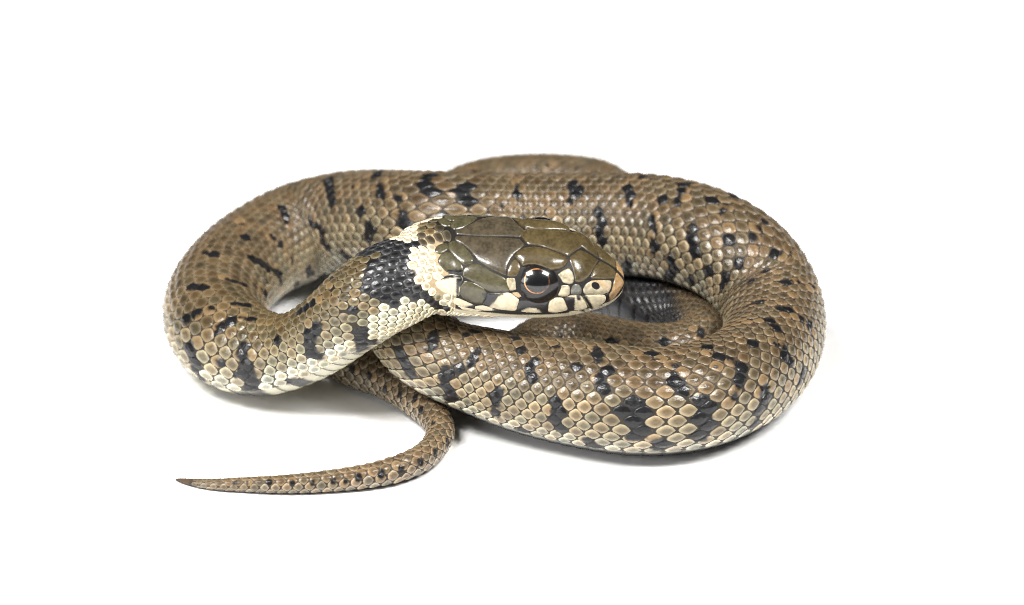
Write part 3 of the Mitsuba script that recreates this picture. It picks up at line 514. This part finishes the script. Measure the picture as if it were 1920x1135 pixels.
def eye_patch(cen, g, R, a0, a1, na, nb, lon=1., axis=np.array([1., 0, 0])):
    """A cap or band of a ball stretched along the head; its rim stays round in the world."""
    g = g / np.linalg.norm(g)
    x = axis - g * (axis @ g)
    x /= np.linalg.norm(x)
    y = np.cross(g, x)
    th, b = np.meshgrid(np.linspace(a0, a1, na), np.linspace(0, 2 * PI, nb, endpoint=False), indexing='ij')
    th = th / np.sqrt((lon * np.cos(b)) ** 2 + np.sin(b) ** 2) if a1 < 1 else th
    n = np.cos(th)[..., None] * g + np.sin(th)[..., None] * (np.cos(b)[..., None] * x + np.sin(b)[..., None] * y)
    v = (R * n).reshape(-1, 3)
    v = cen + v + np.outer(v @ axis, axis) * (lon - 1)
    i, j = np.arange(na - 1)[:, None], np.arange(nb)[None]
    a, bb, c, d = i * nb + j, i * nb + (j + 1) % nb, (i + 1) * nb + (j + 1) % nb, (i + 1) * nb + j
    return v, np.concatenate([np.stack([a, d, c], -1).reshape(-1, 3), np.stack([a, c, bb], -1).reshape(-1, 3)])

eyeP, eyeN = (x[0] for x in on_head(np.array([EYE])))
eye_R = 41.
eye_c = eyeP - eyeN * 31.
k1, k2 = (RING[0] - eye_c @ e1) / eye_R / EYE_LONG, (RING[1] - eye_c @ e2) / eye_R
gaze = e1 * k1 + e2 * k2 + dl * math.sqrt(1 - k1 * k1 - k2 * k2)
nosP, nosN = (x[0] for x in on_head(np.array([NOSTRIL])))
for side in (1, -1):
    key = 'grass_snake__eye' + ('' if side > 0 else '_001')
    m = np.array([1, side, 1.])
    for sub, R, a0, a1, na, mat in (('', eye_R, 0.001, 1.5, 60, 'eye_material'), ('__iris', eye_R + .12, math.radians(28.5), math.radians(31.3), 5, 'iris_material'),
                                    ('__pupil', eye_R + .12, .001, math.radians(28.5), 24, 'pupil_material')):
        v, f = eye_patch(eye_c, gaze if side > 0 else gaze - .3 * e2, R, a0, a1, na, 96, EYE_LONG)
        v = (v * m) @ M + hc
        more = {}
        if sub == '__iris':
            b_ = np.tile(np.linspace(0, 2 * PI, 96, endpoint=False), na)
            k_ = np.clip(.30 - .45 * np.cos(b_) + .5 * (meshkit.noise(np.c_[np.cos(b_), np.sin(b_), b_ * 0] * 6, 3) - .4), .06, 1)[:, None]
            more['color'] = np.array([.72, .29, .085]) * k_
        scene[key + sub] = mikit.ply((v * K, f if side > 0 else f[:, ::-1]), mat, True, **more)
    w_ = np.linspace(0, 2 * PI, 28, endpoint=False)
    xy = np.vstack([[NOSTRIL]] + [np.array(NOSTRIL) + np.stack([7.6 * r * np.cos(w_), 6.2 * r * np.sin(w_) - 1.2 * r * np.cos(w_)], 1) for r in (.35, .7, .9, 1.)])
    P_, N_ = on_head(xy)
    v = P_ + N_ * np.r_[1.95, np.repeat([1.98, 2.1, 2.2, 1.2], 28)][:, None]
    f = np.array([(0, 1 + k, 1 + (k + 1) % 28) for k in range(28)] + [q for r in range(3) for k in range(28) for q in ((1 + r * 28 + k, 1 + r * 28 + 28 + k, 1 + r * 28 + 28 + (k + 1) % 28), (1 + r * 28 + k, 1 + r * 28 + 28 + (k + 1) % 28, 1 + r * 28 + (k + 1) % 28))])
    v = (v * m) @ M + hc
    scene['grass_snake__nasal_shield' + ('' if side > 0 else '_001') + '__nostril'] = mikit.ply((v * K, f if side > 0 else f[:, ::-1]), 'nostril_material', True)  # black patch on the shield, painted in place of the shade of a pit
labels['grass_snake__eye'] = {'label': 'glossy black eye with a thin orange ring round its pupil'}

# ------------------------------------------------------------------ scales
PS, PV = [200, 290, 345, 430, 500, 560, 650, 760, 1000, 2000, 2600, 3000, 3600, 5500, 6250, 6650], [17, 14, 12, 13, 17, 21, 27, 27, 25, 24, 25, 25, 24, 22, 21, 17]
rows_s = [215.]
while rows_s[-1] < L - 40:
    rows_s.append(rows_s[-1] + float(np.interp(rows_s[-1], PS, PV)))
rows_s = np.array(rows_s)
rings = np.array([0, .36, .64, .84, .93, 1.0])
nang = 18
ang = np.linspace(0, 2 * PI, nang, endpoint=False)
tmpl = [(0, 0)]
for r in rings[1:]:
    tmpl += [(r, a) for a in ang]
tmpl = np.array(tmpl)
TR, TH = tmpl[:, 0], tmpl[:, 1]
tf = [(0, 1 + k, 1 + (k + 1) % nang) for k in range(nang)]
for r in range(len(rings) - 2):
    o, p = 1 + r * nang, 1 + (r + 1) * nang
    for k in range(nang):
        k2_ = (k + 1) % nang
        tf += [(o + k, p + k, p + k2_), (o + k, p + k2_, o + k2_)]
tf = np.array(tf)
nv = len(tmpl)

shield_zone = [Polygon(p).buffer(2.2) for p in SHIELDS.values()]
cs, cp, cl, cdp = [], [], [], []
for i, s in enumerate(rows_s[:-1]):
    p = rows_s[i + 1] - s
    if s < 5560:
        n, lo, hi = (19 if 470 < s < 1000 else 25), -42., 222.
    else:
        r = float(rad_at(s))
        n, lo, hi = (13, -56., 236.) if r > 34 else (11, -58., 238.) if r > 22 else (7, -58., 238.)
    dphi = (hi - lo) / n
    for k in range(n):
        cs.append(s + (.5 * p if k % 2 else 0))
        cp.append(lo + (k + .5) * dphi)
        cl.append(p)
        cdp.append(dphi)
cs, cp, cl, cdp = map(np.array, (cs, cp, cl, cdp))
# no scales under the head shields
hl = (snake.S(cs, np.radians(cp)) - hc) @ M.T
hl[:, 1] = np.where(cp > 90, -hl[:, 1], hl[:, 1])
drop = np.zeros(len(cs), bool)
near = cs < 420
for g in shield_zone:
    drop[near] |= contains_xy(g, hl[near] @ e1, hl[near] @ e2)
drop |= (cs < np.where(np.abs(90 - cp) > 44, 300, 276)) & (np.abs(90 - cp) < 108)
cs, cp, cl, cdp = cs[~drop], cp[~drop], cl[~drop], cdp[~drop]
nS = len(cs)
rng = np.random.default_rng(3)
rv, rv2, rv3 = rng.random(nS), rng.random(nS), rng.random(nS)
psi_c = np.abs(90 - cp)
tight = sstep(75, 25, psi_c)
# outline: the rounded cell of the staggered rows
ratio = cl / (rad_at(cs) * np.radians(cdp))
ca, sa = np.abs(np.cos(TH))[None], np.abs(np.sin(TH))[None]
aa, bb = ca * .5, sa * .8
kA, kB = (.5 * ratio ** 2)[:, None], (.5 * (ratio ** 2 / 4 + 1))[:, None]
nrm_ = np.where(np.cos(TH)[None] > .1, 9., 4.5)       # pointed behind, rounder in front
cell = ((aa / .5) ** nrm_ + ((kA * aa + bb) / kB) ** nrm_ + (bb / .80) ** nrm_) ** (-1 / nrm_)
fill = (1.03 + .04 * tight + .04 * (rv2 - .5))[:, None]
TA = TR[None] * np.cos(TH)[None] * cell * fill            # along the body, in units of half a row
TB = TR[None] * np.sin(TH)[None] * cell * fill
s_v = cs[:, None] + TA * .5 * cl[:, None]
p_v = cp[:, None] + TB * .8 * cdp[:, None]
s_v = np.clip(s_v, 1, L - 2)
size = np.minimum(cl, rad_at(cs) * np.radians(cdp)) / 22.
hgt = (2.3 * (1 - TR[None] ** 2.4) + 1.9 * TA + 1.2 * np.exp(-(TB / .10) ** 2) * (1 - TR[None] ** 2) - .9 * (TR[None] > .97)) * size[:, None]
VV = snake.S(s_v, np.radians(p_v)) + snake.N(s_v, np.radians(p_v)) * hgt[..., None]
sf, pf = s_v.ravel(), 90 - p_v.ravel()
noise_f = meshkit.fbm(VV.reshape(-1, 3) / 4., 3, 2)
noise_l = meshkit.fbm(VV.reshape(-1, 3) / 120., 2, 5)
noise_c = rng.random(nS)
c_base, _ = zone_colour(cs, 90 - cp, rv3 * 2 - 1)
_, c_blk = zone_colour(cs, 90 - cp, (rv3 * 2 - 1) * .6)
colv = np.repeat(c_base[:, None], nv, 1)
colv *= (.72 + .56 * rv)[:, None, None] * (1 + .16 * (rv2 - .5)[:, None, None] * np.array([1, 0, -.8]))
colv *= (.66 + .5 * noise_f.reshape(nS, nv) + .22 * (noise_l.reshape(nS, nv) - .5))[..., None]
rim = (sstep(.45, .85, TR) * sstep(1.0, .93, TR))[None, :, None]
colv = lerp(colv * .66, colv * 2.0 + .03, rim * .8 * (1 - .3 * tight)[:, None, None])  # light catching the scale edges painted in: paler rim, darker middle
bd_v, bd_c = blotch_distance(sf, 90 - pf).reshape(nS, nv), blotch_distance(cs, cp)
tl = sstep(5500, 5700, cs)[:, None]
val = (.38 + .62 * tl) * bd_v + .62 * (1 - tl) * bd_c[:, None] + 3.5 * (noise_f.reshape(nS, nv) - .5) + 3 * (noise_c - .5)[:, None]
touched = sstep(9, 1, bd_c)[:, None, None] * (psi_c < 118)[:, None, None]
colv = lerp(colv, colv * .3 + TAN * .7 * (.7 + .5 * noise_f.reshape(nS, nv, 1)), touched * (.15 + .5 * (rv3 > .55))[:, None, None])
blk = sstep(.8, -.8, val)[..., None]
colv = lerp(colv, BLACK * (.8 + .5 * rv[:, None, None]), blk)
colv[c_blk] = BLACK * (.7 + .7 * rv[c_blk][:, None, None]) + .055 * rim * (TR < .95)[None, :, None] * rv2[c_blk][:, None, None]  # grey arcs on the black collar scales are painted highlights
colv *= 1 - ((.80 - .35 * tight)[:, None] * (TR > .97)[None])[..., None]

# the 300 scales that show largest are parts of their own, the rest one part
cen, nrm = snake.S(cs, np.radians(cp)), snake.N(cs, np.radians(cp))
to_cam = cam_pos - cen
dist_c = np.linalg.norm(to_cam, axis=1)
facing = (nrm * to_cam).sum(1) / dist_c
score = facing * cl * cdp * rad_at(cs) / dist_c ** 2
front = ((cs > 2350) & (cs < 3080)) | ((cs > 545) & (cs < 860))
score[~front | (cen[:, 1] > 0)] = 0
big = np.argsort(-score)[:300]
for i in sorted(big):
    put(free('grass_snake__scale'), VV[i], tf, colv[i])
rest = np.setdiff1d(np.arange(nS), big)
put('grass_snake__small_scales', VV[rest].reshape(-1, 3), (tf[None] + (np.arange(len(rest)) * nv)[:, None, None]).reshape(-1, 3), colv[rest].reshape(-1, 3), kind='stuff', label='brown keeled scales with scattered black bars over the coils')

# belly plates: one broad plate for every row of scales
bv, bf, bc, at = [], [], [], 0
tu, tv = np.meshgrid(np.array([-.56, -.5, -.2, .15, .36, .45, .52, .58, .62]), np.array([-1, -.97, -.85, -.55, -.2, .2, .55, .85, .97, 1.]), indexing='ij')
nu_, nv_ = tu.shape
i, j = np.arange(nu_ - 1)[:, None], np.arange(nv_ - 1)[None]
pf_ = np.concatenate([np.stack([i * nv_ + j, (i + 1) * nv_ + j, (i + 1) * nv_ + j + 1], -1).reshape(-1, 3), np.stack([i * nv_ + j, (i + 1) * nv_ + j + 1, i * nv_ + j + 1], -1).reshape(-1, 3)])
for i, s in enumerate(rows_s[1:-1]):
    p = rows_s[i + 2] - s
    half = 49. if s < 5560 else 36.
    a = np.clip(s + tu * p, 1, L - 2)
    f = np.radians(-90 + tv * half)
    k = min(1., p / 30, float(rad_at(s)) / 60)
    h = (1.6 * (1 - np.abs(tv) ** 6) + 1.5 * tu) * k + .3
    h = np.where((tu < -.52) | (tu > .6), -.8, h)
    v = snake.S(a, f) + snake.N(a, f) * h[..., None]
    pale_ = np.array([.54, .51, .385]) if s < 1000 else np.array([.06, .055, .055]) if 4100 < s < 5200 else np.array([.38, .365, .30])  # plate edges of the inner coil darkened too, as painted shade of the hollow
    dark = .0 if s < 620 else (.35 if s < 900 else .97)
    mid = sstep(.75, .35, np.abs(tv)) * dark if s < 1500 else sstep(1.04, .88, np.abs(tv)) * dark
    if s > 620 and rng.random() < .5:
        side = rng.choice([-1, 1])
        mid = np.maximum(mid, sstep(.2, .4, tv * side) * sstep(1.05, .9, np.abs(tv)) * .95)
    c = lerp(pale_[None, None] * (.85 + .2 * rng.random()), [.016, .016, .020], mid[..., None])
    c = c * (1 - .75 * np.maximum(sstep(.30, .47, tu), (tu < -.52) | (np.abs(tv) > .98)))[..., None]
    if s < 1000:
        bd = blotch_distance(a.ravel(), np.degrees(f).ravel()).reshape(a.shape)
        c = lerp(c, [.012, .012, .013], sstep(2, -2, bd)[..., None])
    bv.append(v.reshape(-1, 3))
    bc.append(c.reshape(-1, 3))
    bf.append(pf_ + at)
    at += v.size // 3
put('grass_snake__belly_scales', np.vstack(bv), np.vstack(bf), np.vstack(bc), kind='stuff', label='broad pale and dark belly plates along the underside')
